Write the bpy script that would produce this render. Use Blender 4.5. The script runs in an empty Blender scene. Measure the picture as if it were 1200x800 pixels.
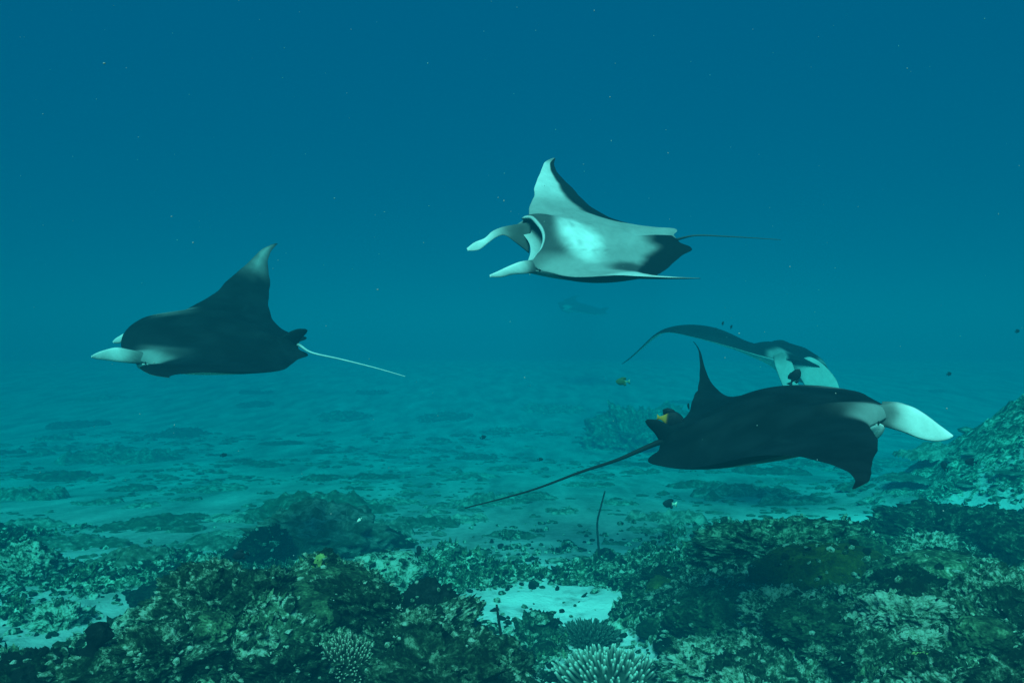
import bpy, bmesh, math, random
import numpy as np
R = math.radians
sc = bpy.context.scene
C = sc.collection

# ------------------------------------------------------------------ camera, light, exposure
CAM_Z = 1.6
FPX = 942.0                                     # focal length in pixels of the 1200 px wide photograph
cam_d = bpy.data.cameras.new('camera')
cam = bpy.data.objects.new('camera', cam_d); C.objects.link(cam)
cam.location = (0, 0, CAM_Z); cam.rotation_euler = (R(90), 0, 0)
cam_d.sensor_width = 36; cam_d.lens = 36 * FPX / 1200; cam_d.clip_start = 0.05; cam_d.clip_end = 500
sc.camera = cam

world = bpy.data.worlds.new('World'); sc.world = world; world.use_nodes = True
bg = world.node_tree.nodes['Background']
bg.inputs['Color'].default_value = (0.0, 0.44, 1.0, 1)      # open deep water on every side, far beyond sight
bg.inputs['Strength'].default_value = 0.155

SUN_EL, SUN_AZ = 45, 189                         # light comes from behind the photographer, filtered and spread by the surface
sl = bpy.data.lights.new('sun', 'SUN'); sl.energy = 5.0; sl.angle = R(28); sl.color = (1.0, 0.97, 0.83)
sun = bpy.data.objects.new('sun', sl); C.objects.link(sun)
a = R(SUN_AZ); e = R(SUN_EL)
from mathutils import Vector
sdir = Vector((math.sin(a) * math.cos(e), math.cos(a) * math.cos(e), math.sin(e)))
sun.rotation_euler = sdir.to_track_quat('Z', 'Y').to_euler(); sun.location = (0, -4, 12)

sc.view_settings.view_transform = 'Standard'; sc.view_settings.look = 'None'
sc.view_settings.gamma = 1; sc.view_settings.use_curve_mapping = False; sc.view_settings.exposure = 0.6
sc.cycles.max_bounces = 6; sc.cycles.diffuse_bounces = 2; sc.cycles.volume_bounces = 2
sc.cycles.use_denoising = True

# ------------------------------------------------------------------ helpers
def P(px, py, d):
    return np.array([(px - 600) / FPX * d, d, CAM_Z - (py - 400) / FPX * d])

def _hash(i, j, k, s):
    h = (i * 374761393 + j * 668265263 + k * 2147483647 + s * 1274126177) & 0xFFFFFFFF
    h = ((h ^ (h >> 13)) * 1274126177) & 0xFFFFFFFF
    h = ((h ^ (h >> 16)) * 2246822519) & 0xFFFFFFFF
    return (h ^ (h >> 15)) / 4294967295.0

def vnoise(x, y, z, s=0):
    xi, yi, zi = np.floor(x).astype(np.int64), np.floor(y).astype(np.int64), np.floor(z).astype(np.int64)
    fx, fy, fz = x - xi, y - yi, z - zi
    fx, fy, fz = [f * f * f * (f * (f * 6 - 15) + 10) for f in (fx, fy, fz)]
    r = 0
    for dx in (0, 1):
        for dy in (0, 1):
            for dz in (0, 1):
                r = r + _hash(xi + dx, yi + dy, zi + dz, s) * (fx if dx else 1 - fx) * (fy if dy else 1 - fy) * (fz if dz else 1 - fz)
    return r * 2 - 1

def fbm(x, y, z, o=4, s=0, ridge=False):
    t = 0; amp = 1; tot = 0
    for i in range(o):
        n = vnoise(x * 2 ** i, y * 2 ** i, z * 2 ** i, s + i * 17)
        if ridge: n = 1 - 2 * np.abs(n)
        t = t + amp * n; tot += amp; amp *= .5
    return t / tot

def worley(x, y, s=0):
    xi, yi = np.floor(x).astype(np.int64), np.floor(y).astype(np.int64)
    d1 = np.full(x.shape, 9.0)
    for dx in (-1, 0, 1):
        for dy in (-1, 0, 1):
            cx = xi + dx + _hash(xi + dx, yi + dy, 0 * xi, s); cy = yi + dy + _hash(xi + dx, yi + dy, 0 * xi + 1, s)
            d1 = np.minimum(d1, np.hypot(x - cx, y - cy))
    return d1

def sm(a, lo, hi):
    t = np.clip((a - lo) / (hi - lo), 0, 1); return t * t * (3 - 2 * t)

def mesh_obj(name, V, Fc, m=None, parent=None, smooth=True, col=None):
    me = bpy.data.meshes.new(name)
    V = np.asarray(V, float)
    me.from_pydata(V.tolist(), [], Fc if isinstance(Fc, list) else np.asarray(Fc).tolist())
    if col is not None:
        at = me.color_attributes.new('pigment', 'FLOAT_COLOR', 'POINT')
        cc = np.ones((len(V), 4), np.float32); cc[:, :np.shape(col)[1]] = col
        at.data.foreach_set('color', cc.ravel())
    if smooth: me.polygons.foreach_set('use_smooth', [True] * len(me.polygons))
    me.update()
    if m: me.materials.append(m)
    o = bpy.data.objects.new(name, me); C.objects.link(o)
    if parent: o.parent = parent
    return o

def tag(o, label=None, cat=None, group=None, kind=None):
    if label: o['label'] = label
    if cat: o['category'] = cat
    if group: o['group'] = group
    if kind: o['kind'] = kind
    return o

# ------------------------------------------------------------------ materials
def new_mat(name):
    m = bpy.data.materials.new(name); m.use_nodes = True
    nt = m.node_tree; return m, nt, nt.nodes['Principled BSDF']

def ramp(nt, fac, stops):
    r = nt.nodes.new('ShaderNodeValToRGB')
    el = r.color_ramp.elements
    while len(el) < len(stops): el.new(.5)
    for i, (p, c) in enumerate(stops):
        el[i].position = p; el[i].color = (*c, 1)
    nt.links.new(fac, r.inputs[0]); return r.outputs[0]

def noise(nt, vec, scale, detail=6, rough=.6, dist=0.):
    n = nt.nodes.new('ShaderNodeTexNoise'); n.inputs['Scale'].default_value = scale
    n.inputs['Detail'].default_value = detail; n.inputs['Roughness'].default_value = rough; n.inputs['Distortion'].default_value = dist
    if vec: nt.links.new(vec, n.inputs['Vector'])
    return n.outputs[0]

def coral_mat(name, stops, scale=9, bump=.6, bscale=45, vary=True, polyp=0):
    """mottled crust of algae, sand and bare skeleton: colour by noise, fine relief by bump"""
    m, nt, b = new_mat(name)
    b.inputs['Roughness'].default_value = .95; b.inputs['Specular IOR Level'].default_value = .1
    geo = nt.nodes.new('ShaderNodeNewGeometry'); vec = geo.outputs['Position']
    n1 = noise(nt, vec, scale, 8, .68, .6)
    n2 = noise(nt, vec, bscale, 6, .7)
    mix = nt.nodes.new('ShaderNodeMath'); mix.operation = 'MULTIPLY_ADD'; mix.inputs[1].default_value = .45
    nt.links.new(n2, mix.inputs[0]); nt.links.new(n1, mix.inputs[2])
    sub = nt.nodes.new('ShaderNodeMath'); sub.operation = 'SUBTRACT'; sub.inputs[1].default_value = .225
    nt.links.new(mix.outputs[0], sub.inputs[0])
    f = sub.outputs[0]
    if vary:
        oi = nt.nodes.new('ShaderNodeObjectInfo')
        ma = nt.nodes.new('ShaderNodeMath'); ma.operation = 'MULTIPLY_ADD'; ma.inputs[1].default_value = .2
        nt.links.new(oi.outputs['Random'], ma.inputs[0]); nt.links.new(f, ma.inputs[2])
        mb = nt.nodes.new('ShaderNodeMath'); mb.operation = 'SUBTRACT'; mb.inputs[1].default_value = .1
        nt.links.new(ma.outputs[0], mb.inputs[0]); f = mb.outputs[0]
    nt.links.new(ramp(nt, f, stops), b.inputs['Base Color'])
    bp = nt.nodes.new('ShaderNodeBump'); bp.inputs['Strength'].default_value = bump; bp.inputs['Distance'].default_value = .03
    h = n2
    if polyp:
        v = nt.nodes.new('ShaderNodeTexVoronoi'); v.inputs['Scale'].default_value = polyp; nt.links.new(vec, v.inputs['Vector'])
        h = v.outputs[0]
    nt.links.new(h, bp.inputs['Height']); nt.links.new(bp.outputs[0], b.inputs['Normal'])
    return m

def pig_mat(name, rough=.6, spec=.25, nscale=20, namt=.25, gain=1.0):
    """colour carried by the animal's own pigment attribute, with a little skin mottling"""
    m, nt, b = new_mat(name)
    b.inputs['Roughness'].default_value = rough; b.inputs['Specular IOR Level'].default_value = spec
    at = nt.nodes.new('ShaderNodeAttribute'); at.attribute_name = 'pigment'
    tc = nt.nodes.new('ShaderNodeTexCoord')
    n = noise(nt, tc.outputs['Object'], nscale, 8, .7, .4)
    c = ramp(nt, n, [(.3, (1 - namt,) * 3), (.7, (1,) * 3)])
    mx = nt.nodes.new('ShaderNodeMix'); mx.data_type = 'RGBA'; mx.blend_type = 'MULTIPLY'; mx.inputs[0].default_value = 1
    nt.links.new(at.outputs['Color'], mx.inputs[6]); nt.links.new(c, mx.inputs[7])
    nt.links.new(mx.outputs[2], b.inputs['Base Color'])
    bp = nt.nodes.new('ShaderNodeBump'); bp.inputs['Strength'].default_value = .35; bp.inputs['Distance'].default_value = .01
    nt.links.new(n, bp.inputs['Height']); nt.links.new(bp.outputs[0], b.inputs['Normal'])
    return m

DK = (.008, .017, .010); AL = (.022, .050, .026); MID = (.065, .13, .075); PALE = (.24, .36, .25); WHT = (.50, .62, .50)
M_reef = coral_mat('reef_crust', [(.38, DK), (.485, AL), (.545, MID), (.60, PALE), (.66, WHT)], 17, 1., 80)
M_pale = coral_mat('pale_crust', [(.36, DK), (.43, AL), (.49, MID), (.55, PALE), (.62, WHT)], 18, 1., 80)
M_dark = coral_mat('dark_crust', [(.36, (.006, .010, .007)), (.47, DK), (.55, AL), (.62, MID), (.70, PALE)], 16, 1., 70)
M_black = coral_mat('black_sponge_and_shade', [(.35, (.003, .004, .004)), (.55, (.009, .012, .010)), (.68, (.03, .04, .035)), (.8, (.12, .14, .12))], 10, .8, 55)
M_dome = coral_mat('dome_coral', [(.36, (.010, .022, .012)), (.46, (.024, .052, .026)), (.55, (.055, .11, .055)), (.63, (.14, .22, .13)), (.71, (.4, .46, .36))], 14, .5, 60, True, 70)
M_olive = coral_mat('olive_coral', [(.34, (.012, .02, .008)), (.5, (.04, .06, .014)), (.64, (.09, .12, .03)), (.78, (.2, .25, .10))], 9, .5, 60, True, 60)
M_green = coral_mat('bright_green_coral', [(.3, (.05, .22, .03)), (.6, (.16, .50, .06)), (.8, (.35, .6, .2))], 16, .6, 60)
M_yellow = coral_mat('yellow_coral', [(.3, (.10, .13, .04)), (.55, (.30, .36, .10)), (.8, (.5, .56, .3))], 16, .6, 60)
M_white = coral_mat('bleached_coral', [(.3, (.25, .28, .27)), (.5, (.55, .56, .56)), (.75, (.8, .8, .78))], 10, .7, 50)
M_far = coral_mat('far_reef', [(.34, AL), (.46, (.045, .08, .05)), (.56, (.10, .15, .11)), (.68, (.26, .31, .25))], 7, .8, 18)
M_branch = pig_mat('branching_coral', .85, .1, 60, .4)
M_skin = pig_mat('manta_skin', .75, .08, 8, .3)
M_fish = pig_mat('fish_skin', .6, .12, 60, .25)
M_whip = coral_mat('whip_coral', [(.3, (.01, .012, .01)), (.7, (.03, .035, .03))], 20, .4, 80)

m, nt, b = new_mat('eye'); b.inputs['Base Color'].default_value = (.01, .012, .012, 1); b.inputs['Roughness'].default_value = .15; M_eye = m

# sand: pale coral sand with algae film, rubble streaks; reef colour where the ground is reef
m, nt, b = new_mat('seabed_sand'); M_sand = m
b.inputs['Roughness'].default_value = .95; b.inputs['Specular IOR Level'].default_value = .05
geo = nt.nodes.new('ShaderNodeNewGeometry'); vec = geo.outputs['Position']
at = nt.nodes.new('ShaderNodeAttribute'); at.attribute_name = 'pigment'
sep = nt.nodes.new('ShaderNodeSeparateColor'); nt.links.new(at.outputs['Color'], sep.inputs[0])
mp = nt.nodes.new('ShaderNodeMapping'); mp.inputs['Scale'].default_value = (1.1, .3, 1); nt.links.new(vec, mp.inputs[0])
nA = noise(nt, mp.outputs[0], 1.6, 7, .6, .3); nB = noise(nt, vec, 12, 8, .7); nC = noise(nt, vec, 45, 6, .7)
mm = nt.nodes.new('ShaderNodeMath'); mm.operation = 'MULTIPLY_ADD'; mm.inputs[1].default_value = .42; nt.links.new(nB, mm.inputs[0]); nt.links.new(nA, mm.inputs[2])
sand = ramp(nt, mm.outputs[0], [(.46, (.10, .12, .10)), (.60, (.18, .20, .175)), (.72, (.27, .29, .26)), (.84, (.36, .37, .34)), (.95, (.46, .46, .43))])
m2 = nt.nodes.new('ShaderNodeMath'); m2.operation = 'MULTIPLY_ADD'; m2.inputs[1].default_value = .5; nt.links.new(nC, m2.inputs[0])
nD = noise(nt, vec, 11, 9, .7, .8); nt.links.new(nD, m2.inputs[2])
reefc = ramp(nt, m2.outputs[0], [(.58, DK), (.68, AL), (.755, MID), (.82, PALE), (.89, WHT)])
# ragged edge between sand and reef
ed = nt.nodes.new('ShaderNodeMath'); ed.operation = 'MULTIPLY_ADD'; ed.inputs[1].default_value = .9; nt.links.new(nB, ed.inputs[0]); nt.links.new(sep.outputs[0], ed.inputs[2])
ef = ramp(nt, ed.outputs[0], [(.82, (0, 0, 0)), (.94, (1, 1, 1))])
cl = ramp(nt, mm.outputs[0], [(.50, (.10, .12, .10)), (.58, (.42, .43, .40)), (.68, (.78, .78, .74))])     # clean white coral sand in the hollows
ms = nt.nodes.new('ShaderNodeMix'); ms.data_type = 'RGBA'; nt.links.new(sep.outputs[1], ms.inputs[0]); nt.links.new(sand, ms.inputs[6]); nt.links.new(cl, ms.inputs[7])
mx = nt.nodes.new('ShaderNodeMix'); mx.data_type = 'RGBA'; nt.links.new(ef, mx.inputs[0]); nt.links.new(ms.outputs[2], mx.inputs[6]); nt.links.new(reefc, mx.inputs[7])
nt.links.new(mx.outputs[2], b.inputs['Base Color'])
bp = nt.nodes.new('ShaderNodeBump'); bp.inputs['Strength'].default_value = .8; bp.inputs['Distance'].default_value = .03
nt.links.new(m2.outputs[0], bp.inputs['Height']); nt.links.new(bp.outputs[0], b.inputs['Normal'])

# ------------------------------------------------------------------ seabed
def g2(x, y, cx, cy, sx, sy): return np.exp(-((x - cx) / sx) ** 2 - ((y - cy) / sy) ** 2)

def clean(x, y):
    return np.clip(1.2 * g2(x, y, .3, 4.6, .7, 1.3) + 1.2 * g2(x, y, 2.75, 6.1, .5, .9) + g2(x, y, 3.7, 7.9, 1.3, .8) + .35 * fbm(x * 3, y * 3, 0 * x, 4, 71) * (y < 7) + .6 * g2(x, y, -2.9, 4.6, .8, .6), 0, 1)

def reef_mask(x, y):
    w = .35 * fbm(x * 1.1, y * 1.1, 0 * x, 4, 5) + .25 * fbm(x * 4, y * 4, 0 * x, 4, 15)
    left = 1.25 * g2(x, y, -.95, 3.1, 1.05, 1.15) + .7 * g2(x, y, -2.3, 5.6, 1.6, .9) + .8 * g2(x, y, -2.0, 2.6, .9, 1.0)
    right = sm(x, .5, 1.05) * (1 - sm(y, 4.9, 6.9)) * 1.1 + 1.1 * g2(x, y, 4.6, 6.4, 1.3, 1.4) + .85 * g2(x, y, 2.1, 6.1, .9, .9)
    mid = .62 * g2(x, y, -.25, 3.2, .7, .9) + .45 * g2(x, y, .25, 4.6, .6, .9)
    pit = 1.6 * g2(x, y, 2.75, 6.1, .38, .8) + .8 * g2(x, y, .35, 5.1, .5, .6) + 1.3 * g2(x, y, 3.7, 7.9, 1.2, .6) + .9 * g2(x, y, -2.9, 4.6, .75, .45)
    ridge = 1.2 * g2(x, y, 6.6, 8.8, 1.9, 2.4)
    patch = .85 * sm(fbm(x * 1.1 + 4, y * .9, 0 * x, 3, 61), .08, .5) * sm(y, 3.8, 4.6) * (1 - sm(y, 6.5, 9)) * (1 - .8 * g2(x, y, .25, 5.0, .45, .6))
    return np.clip(np.maximum(np.maximum(np.maximum(left, right), mid) - pit, np.maximum(patch, ridge)) + w, 0, 1.3)

def ground(x, y):
    m = reef_mask(x, y)
    h = .54 * g2(x, y, -.85, 3.15, .72, .75) + .28 * g2(x, y, -2.1, 2.7, .9, .8)
    h = h + .22 * sm(x, .5, 1.5) * (1 - sm(y, 4.2, 6.2)) + .30 * g2(x, y, 2.2, 2.9, 1.0, .9) + .14 * g2(x, y, 1.75, 5.4, .7, .6) + .20 * g2(x, y, 3.9, 5.6, .7, .7)
    h = h - .20 * g2(x, y, -.62, 2.72, .22, .14)
    h = h + 1.5 * g2(x, y, 6.5, 8.8, 1.5, 2.2) + .25 * g2(x, y, -.1, 2.6, .8, .6)
    h = h + .06 * fbm(x * .3, y * .3, 0 * x, 2, 3) * sm(y, 4, 9)
    h = h - 3.6 * (1 - np.exp(-.105 / 3.6 * np.logaddexp(0, (y - 5.5) * 1.5) / 1.5))      + 3.0 * sm(y, 18, 62)      # the sand falls away beyond the reef, then shoals again far out
    r = sm(m, .25, .7)
    near = 1 - sm(y, 9, 14)
    h = h + r * near * (.13 * fbm(x * 2.6, y * 2.6, 0 * x, 5, 21, True) + .10 * (.5 - worley(x * 4.2 + .3 * vnoise(x * 6, y * 6, 0 * x), y * 4.2, 7)) + .05 * (.5 - worley(x * 11, y * 11, 9)))
    h = h + (1 - r) * .018 * (1 - sm(y, 6, 10)) * fbm(x * 3, y * 4, 0 * x, 4, 33)
    return h

def graded(lo, a0, b0, hi, step, g=1.05):
    mid = list(np.arange(a0, b0, step)); up = []; s = step; v = mid[-1]
    while v < hi: s *= g; v += s; up.append(v)
    dn = []; s = step; v = a0
    while v > lo: s *= g; v -= s; dn.append(v)
    return np.array(dn[::-1] + mid + up)
gx = graded(-70, -3.2, 4.2, 70, .02, 1.04); gy = graded(-6, 2.2, 4.8, 110, .018, 1.022)
X, Y = np.meshgrid(gx, gy)
Z = ground(X, Y)
nx, ny = len(gx), len(gy)
V = np.stack([X.ravel(), Y.ravel(), Z.ravel()], 1)
ii = (np.arange(ny - 1)[:, None] * nx + np.arange(nx - 1)[None, :]).ravel()
Fq = np.stack([ii, ii + 1, ii + nx + 1, ii + nx], 1)
mk = reef_mask(X, Y).ravel()
o = mesh_obj('seabed', V, Fq, M_sand, col=np.stack([mk, clean(X, Y).ravel(), mk], 1)); tag(o, kind='structure')

def gz(x, y): return float(ground(np.array([float(x)]), np.array([float(y)]))[0])
def hit(px, py):
    d = np.arange(2, 90, .04); p = np.stack([P(px, py, q) for q in d]); k = np.argmax(p[:, 2] < ground(p[:, 0], p[:, 1])); return p[k if k else -1]
def gmask(x, y): return float(reef_mask(np.array([float(x)]), np.array([float(y)]))[0])

# ------------------------------------------------------------------ rocks and corals
def ico(sub):
    bm = bmesh.new(); bmesh.ops.create_icosphere(bm, subdivisions=sub, radius=1)
    V = np.array([v.co[:] for v in bm.verts]); Fc = [[v.index for v in f.verts] for f in bm.faces]; bm.free(); return V, Fc
I5, I4, I3, I2, I1 = ico(6), ico(5), ico(4), ico(3), ico(1)

def rock_mesh(name, seed, rough=.35, crag=.25, flat=.7, base=I3, m=None, lump=0.):
    V, Fc = base; x, y, z = V.T
    r = 1 + rough * fbm(x * 1.3 + seed * 7.1, y * 1.3, z * 1.3, 3, seed) + crag * fbm(x * 3.1 + seed * 3.3, y * 3.1, z * 3.1, 4, seed + 50, True)
    if len(V) > 2000: r = r + crag * .55 * fbm(x * 9 + seed, y * 9, z * 9, 3, seed + 130, True) + crag * .25 * fbm(x * 25, y * 25, z * 25, 2, seed + 170)
    if lump: r = r + lump * fbm(x * 5 + seed, y * 5, z * 5, 2, seed + 90)
    W = V * r[:, None]; W[:, 2] *= flat
    me = bpy.data.meshes.new(name); me.from_pydata(W.tolist(), [], Fc)
    me.polygons.foreach_set('use_smooth', [True] * len(me.polygons))
    if m: me.materials.append(m)
    return me

ROCKS = []
def put(me, name, loc, scale, rz, tilt=(0, 0), label=None, cat=None, group=None):
    o = bpy.data.objects.new(name, me); C.objects.link(o)
    o.location = loc; o.scale = scale if hasattr(scale, '__len__') else (scale,) * 3
    o.rotation_euler = (tilt[0], tilt[1], rz)
    ROCKS.append(o)
    return tag(o, label, cat, group)

rnd = random.Random(11)
protos = {}
for kind, mt in (('mottled', M_reef), ('pale', M_pale), ('dark', M_dark)):
    protos[kind] = [rock_mesh('reef_rock', 10 * i + len(kind), .5, .42, .72, I5, mt) for i in range(4)]

ZONES = [
    ('on the reef mound around the shelf coral', lambda x, y: x < -.05 and y < 4.6 and x > -1.75),
    ('on the dim slope beside the sandy hollow', lambda x, y: x <= -1.75),
    ('along the pale sand channel', lambda x, y: -.05 <= x < .75),
    ('on the low reef round the tall dome coral', lambda x, y: .75 <= x < 2.4 and y < 4.6),
    ('on the reef beyond the dome corals', lambda x, y: x >= .75 and y >= 4.6),
    ('on the bright rubble slope', lambda x, y: True)]
def zone(x, y):
    for n, f in ZONES:
        if f(x, y): return n

n = 0; tries = 0
while n < 285 and tries < 9000:
    tries += 1
    y = 2.15 + 5.4 * rnd.random() ** 1.35
    x = rnd.uniform(-.70, .70) * y
    k = gmask(x, y)
    if rnd.random() > sm(np.array(k), .25, .75) + .02: continue
    if x*x*0 + (abs(x-.3) < .4 and 4.4 < y < 5.9): continue
    s = rnd.choice([.03, .035, .04, .05, .06, .07, .085, .11]) * (.75 + .12 * y)
    kind = rnd.choices(['mottled', 'pale', 'dark'], [.5, .22, .28])[0]
    if x > 1.2 and y < 3.8: kind = rnd.choices(['mottled', 'pale', 'dark'], [.42, .48, .10])[0]
    size = 'small' if s < .06 else ('mid-sized' if s < .09 else 'large')
    z = zone(x, y)
    lab = f'{size} {kind} craggy rock {z}'
    sx = s * rnd.uniform(.8, 1.5); sy = s * rnd.uniform(.8, 1.3); sz = s * rnd.uniform(.7, 1.25)
    put(rnd.choice(protos[kind]), 'reef_rock', (x, y, gz(x, y) + sz * .12), (sx, sy, sz), rnd.uniform(0, 6.28), (rnd.uniform(-.5, .5), rnd.uniform(-.5, .5)),
        lab, 'rock', f'{size} {kind} rocks {z}')
    n += 1

# distant low clumps scattered over the sand plain
def patch_mesh(name, seed, mt, n=64):
    u = np.linspace(-1.3, 1.3, n); X, Y = np.meshgrid(u, u); r2 = X ** 2 + Y ** 2
    h = .55 * (1 - r2 * .9) + .75 * fbm(X * 1.6 + seed, Y * 1.6, 0 * X, 3, seed) + .5 * fbm(X * 4 + seed, Y * 4, 0 * X, 4, seed + 5, True) - .25
    h = np.minimum(h, .9) - 1.2 * sm(r2, .8, 1.5)
    V = np.stack([X.ravel(), Y.ravel(), np.maximum(h, -.6).ravel()], 1)
    i = (np.arange(n - 1)[:, None] * n + np.arange(n - 1)[None]).ravel()
    Fc = np.stack([i, i + 1, i + n + 1, i + n], 1); hv = V[:, 2]
    Fc = Fc[hv[Fc].max(1) > -.25]; used = np.unique(Fc); mp_ = -np.ones(len(V), int); mp_[used] = np.arange(len(used))
    me = bpy.data.meshes.new(name); me.from_pydata(V[used].tolist(), [], mp_[Fc].tolist()); me.polygons.foreach_set('use_smooth', [True] * len(me.polygons)); me.materials.append(mt)
    return me
far_protos = [patch_mesh('coral_clump', 200 + i * 3, M_far) for i in range(7)]
spots = [(135, 540, 1.0), (370, 605, 1.3), (185, 617, .9), (60, 560, .6), (250, 575, .5), (300, 545, .4), (440, 560, .4), (330, 520, .35), (475, 530, .3), (550, 560, .5), (560, 590, .55),
         (620, 585, .5), (690, 570, .45), (840, 545, .6), (905, 555, .6), (870, 580, .8), (945, 590, .7), (820, 570, .5), (1040, 545, .8), (1075, 560, .5), (780, 610, .6), (430, 625, .7),
         (30, 620, .6), (90, 640, .8), (150, 655, .6), (240, 640, .7), (320, 630, .5), (500, 615, .5), (545, 610, .4), (210, 510, .5), (90, 500, .5), (400, 490, .5), (520, 490, .5), (600, 505, .4),
         (650, 480, .5), (830, 505, .4), (20, 585, .7), (115, 590, .4), (270, 610, .5), (470, 590, .35), (600, 630, .5), (660, 600, .3), (740, 545, .35), (960, 545, .45), (1100, 530, .6), (1010, 570, .4), (150, 575, .4), (380, 560, .35)]
for _ in range(90):
    spots.append((rnd.uniform(-20, 1220), 400 + 55 + 190 * rnd.random() ** .8, rnd.choice([.10, .14, .18, .25, .32])))
for i, (px, py, w) in enumerate(spots):
    x, d, _z = hit(px, py)
    s = w * .5 * d / 7.5
    near = d < 9; sw = 'tiny' if w < .2 else ('small' if w < .45 else 'broad')
    put(far_protos[i % 7], 'coral_clump', (x, d, gz(x, d) + .0), (s * 1.15, s * 1.3, s * rnd.uniform(.15, .38)), rnd.uniform(0, 6.28), (0, 0),
        f'{sw} low dark coral clump on the ' + ('open sand just past the near reef' if near else ('hazy sand beyond the near clumps' if d < 14 else 'faint sand plain fading into blue')), 'coral', f'{sw} coral clumps on the ' + ('near sand' if near else ('hazy sand' if d < 14 else 'faint far sand')))

def settle(px, py, d, hz):
    """the guessed spot when it rests on the reef there, else the spot further off where it does, with the size factor"""
    p = P(px, py, d)
    if p[2] - .55 * hz < gz(p[0], p[1]): return p, 1.
    h = hit(px, py + .35 * hz / d * FPX); k = h[1] / d
    return h + np.array([0, 0, .3 * hz * k]), k

def single(name, px, py, d, size, seed, mt, label, cat='coral', rough=.2, crag=.1, flat=1, base=I3, rz=0, tilt=(0, 0), lump=0.):
    p, k = settle(px, py, d, size[2])
    return put(rock_mesh(name, seed, rough, crag, flat, base, mt, lump), name, p, tuple(v * k for v in size), rz, tilt, label, cat)

single('plate_coral', 355, 706, 2.98, (.25, .21, .08), 301, M_dome, 'broad smooth green shelf coral jutting over a dark hollow', rough=.16, crag=.05, rz=.2, tilt=(.18, -.22), base=I4)
single('barrel_sponge', 502, 716, 3.3, (.10, .09, .10), 302, M_black, 'blocky dark sponge beside the pale crusted corals on the mound', 'sponge', .3, .3, base=I5)
single('dome_coral', 842, 720, 3.45, (.20, .17, .11), 303, M_dome, 'tall rounded dome coral with pale streaks and dark undercut', rough=.2, crag=.12, base=I5)
single('dome_coral', 970, 672, 4.1, (.36, .28, .15), 304, M_olive, 'wide olive-green mound coral below the sand hollow', rough=.14, crag=.05, base=I4)
single('dome_coral', 1102, 683, 4.0, (.34, .25, .15), 305, M_dome, 'smooth grey-green dome coral lying between dark ledges', rough=.12, crag=.04, base=I4)
single('coral_rock', 1025, 705, 3.3, (.12, .09, .06), 306, M_pale, 'flat crusted rock beside the olive-green mound coral', 'rock', .3, .3)
single('bleached_rock', 962, 762, 2.95, (.05, .042, .03), 307, M_pale, 'small pale ruffled rock under a dark ledge', 'rock', .5, .5, base=I5)
single('bleached_rock', 1178, 690, 3.4, (.06, .05, .04), 308, M_white, 'bleached white knob on top of the rubble slope', 'rock', .5, .5, base=I5)
single('green_coral', 160, 768, 2.7, (.055, .05, .04), 309, M_green, 'small vivid green coral knob on the dim slope', 'coral', .35, .3)
single('yellow_coral', 376, 660, 3.3, (.035, .03, .03), 310, M_yellow, 'small yellow-green coral tuft on top of the mound', 'coral', .4, .4)
single('pale_coral', 455, 676, 3.35, (.14, .11, .09), 311, M_pale, 'pale knobbly coral with yellowish crown beside the dark sponge', 'coral', .3, .45)
single('yellow_coral', 430, 705, 3.1, (.05, .04, .03), 312, M_yellow, 'yellow-green coral crust just under the pale knobbly coral', 'coral', .4, .4)
single('dark_coral', 226, 684, 3.9, (.11, .11, .08), 313, M_dark, 'dark rounded coral head behind the mound with the fish', 'coral', .4, .5, base=I5)
single('reef_ledge', 915, 645, 5.0, (.4, .3, .12), 314, M_dark, 'long dark reef ledge beside the pale sand hollow', 'rock', .4, .5, base=I5)
single('reef_ledge', 1125, 632, 5.0, (.42, .34, .14), 315, M_dark, 'broad dark reef ledge above the grey-green dome coral', 'rock', .4, .5, base=I5)
single('reef_ledge', 1060, 728, 3.3, (.13, .12, .14), 316, M_dark, 'dark pitted rock spur on the rubble slope', 'rock', .3, .35)
single('dome_coral', 958, 732, 3.3, (.17, .14, .08), 317, M_dome, 'low shaded dome coral under pale rubble', 'coral', .3, .25, base=I5)
single('dome_coral', 840, 785, 3.0, (.17, .15, .09), 318, M_reef, 'low crusted dome coral in front of the tall dome coral', 'coral', .3, .35, base=I5)
single('dark_coral', 10, 822, 2.45, (.17, .12, .09), 319, M_black, 'ragged sponge mass on the dim slope, painted black for its shade', 'sponge', .4, .5, base=I5)  # lump lies in shade; that shade is put into its black colour
single('coral_bommie', 748, 522, 22, (.95, .8, .85), 320, M_far, 'big hazy round coral head out on the sand', 'coral', .5, .45, base=I5)
single('coral_bommie', 368, 634, 6.7, (.5, .45, .24), 321, M_far, 'low dark coral mound on sand behind the mound with the shelf coral', 'coral', .3, .3, base=I4)

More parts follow.
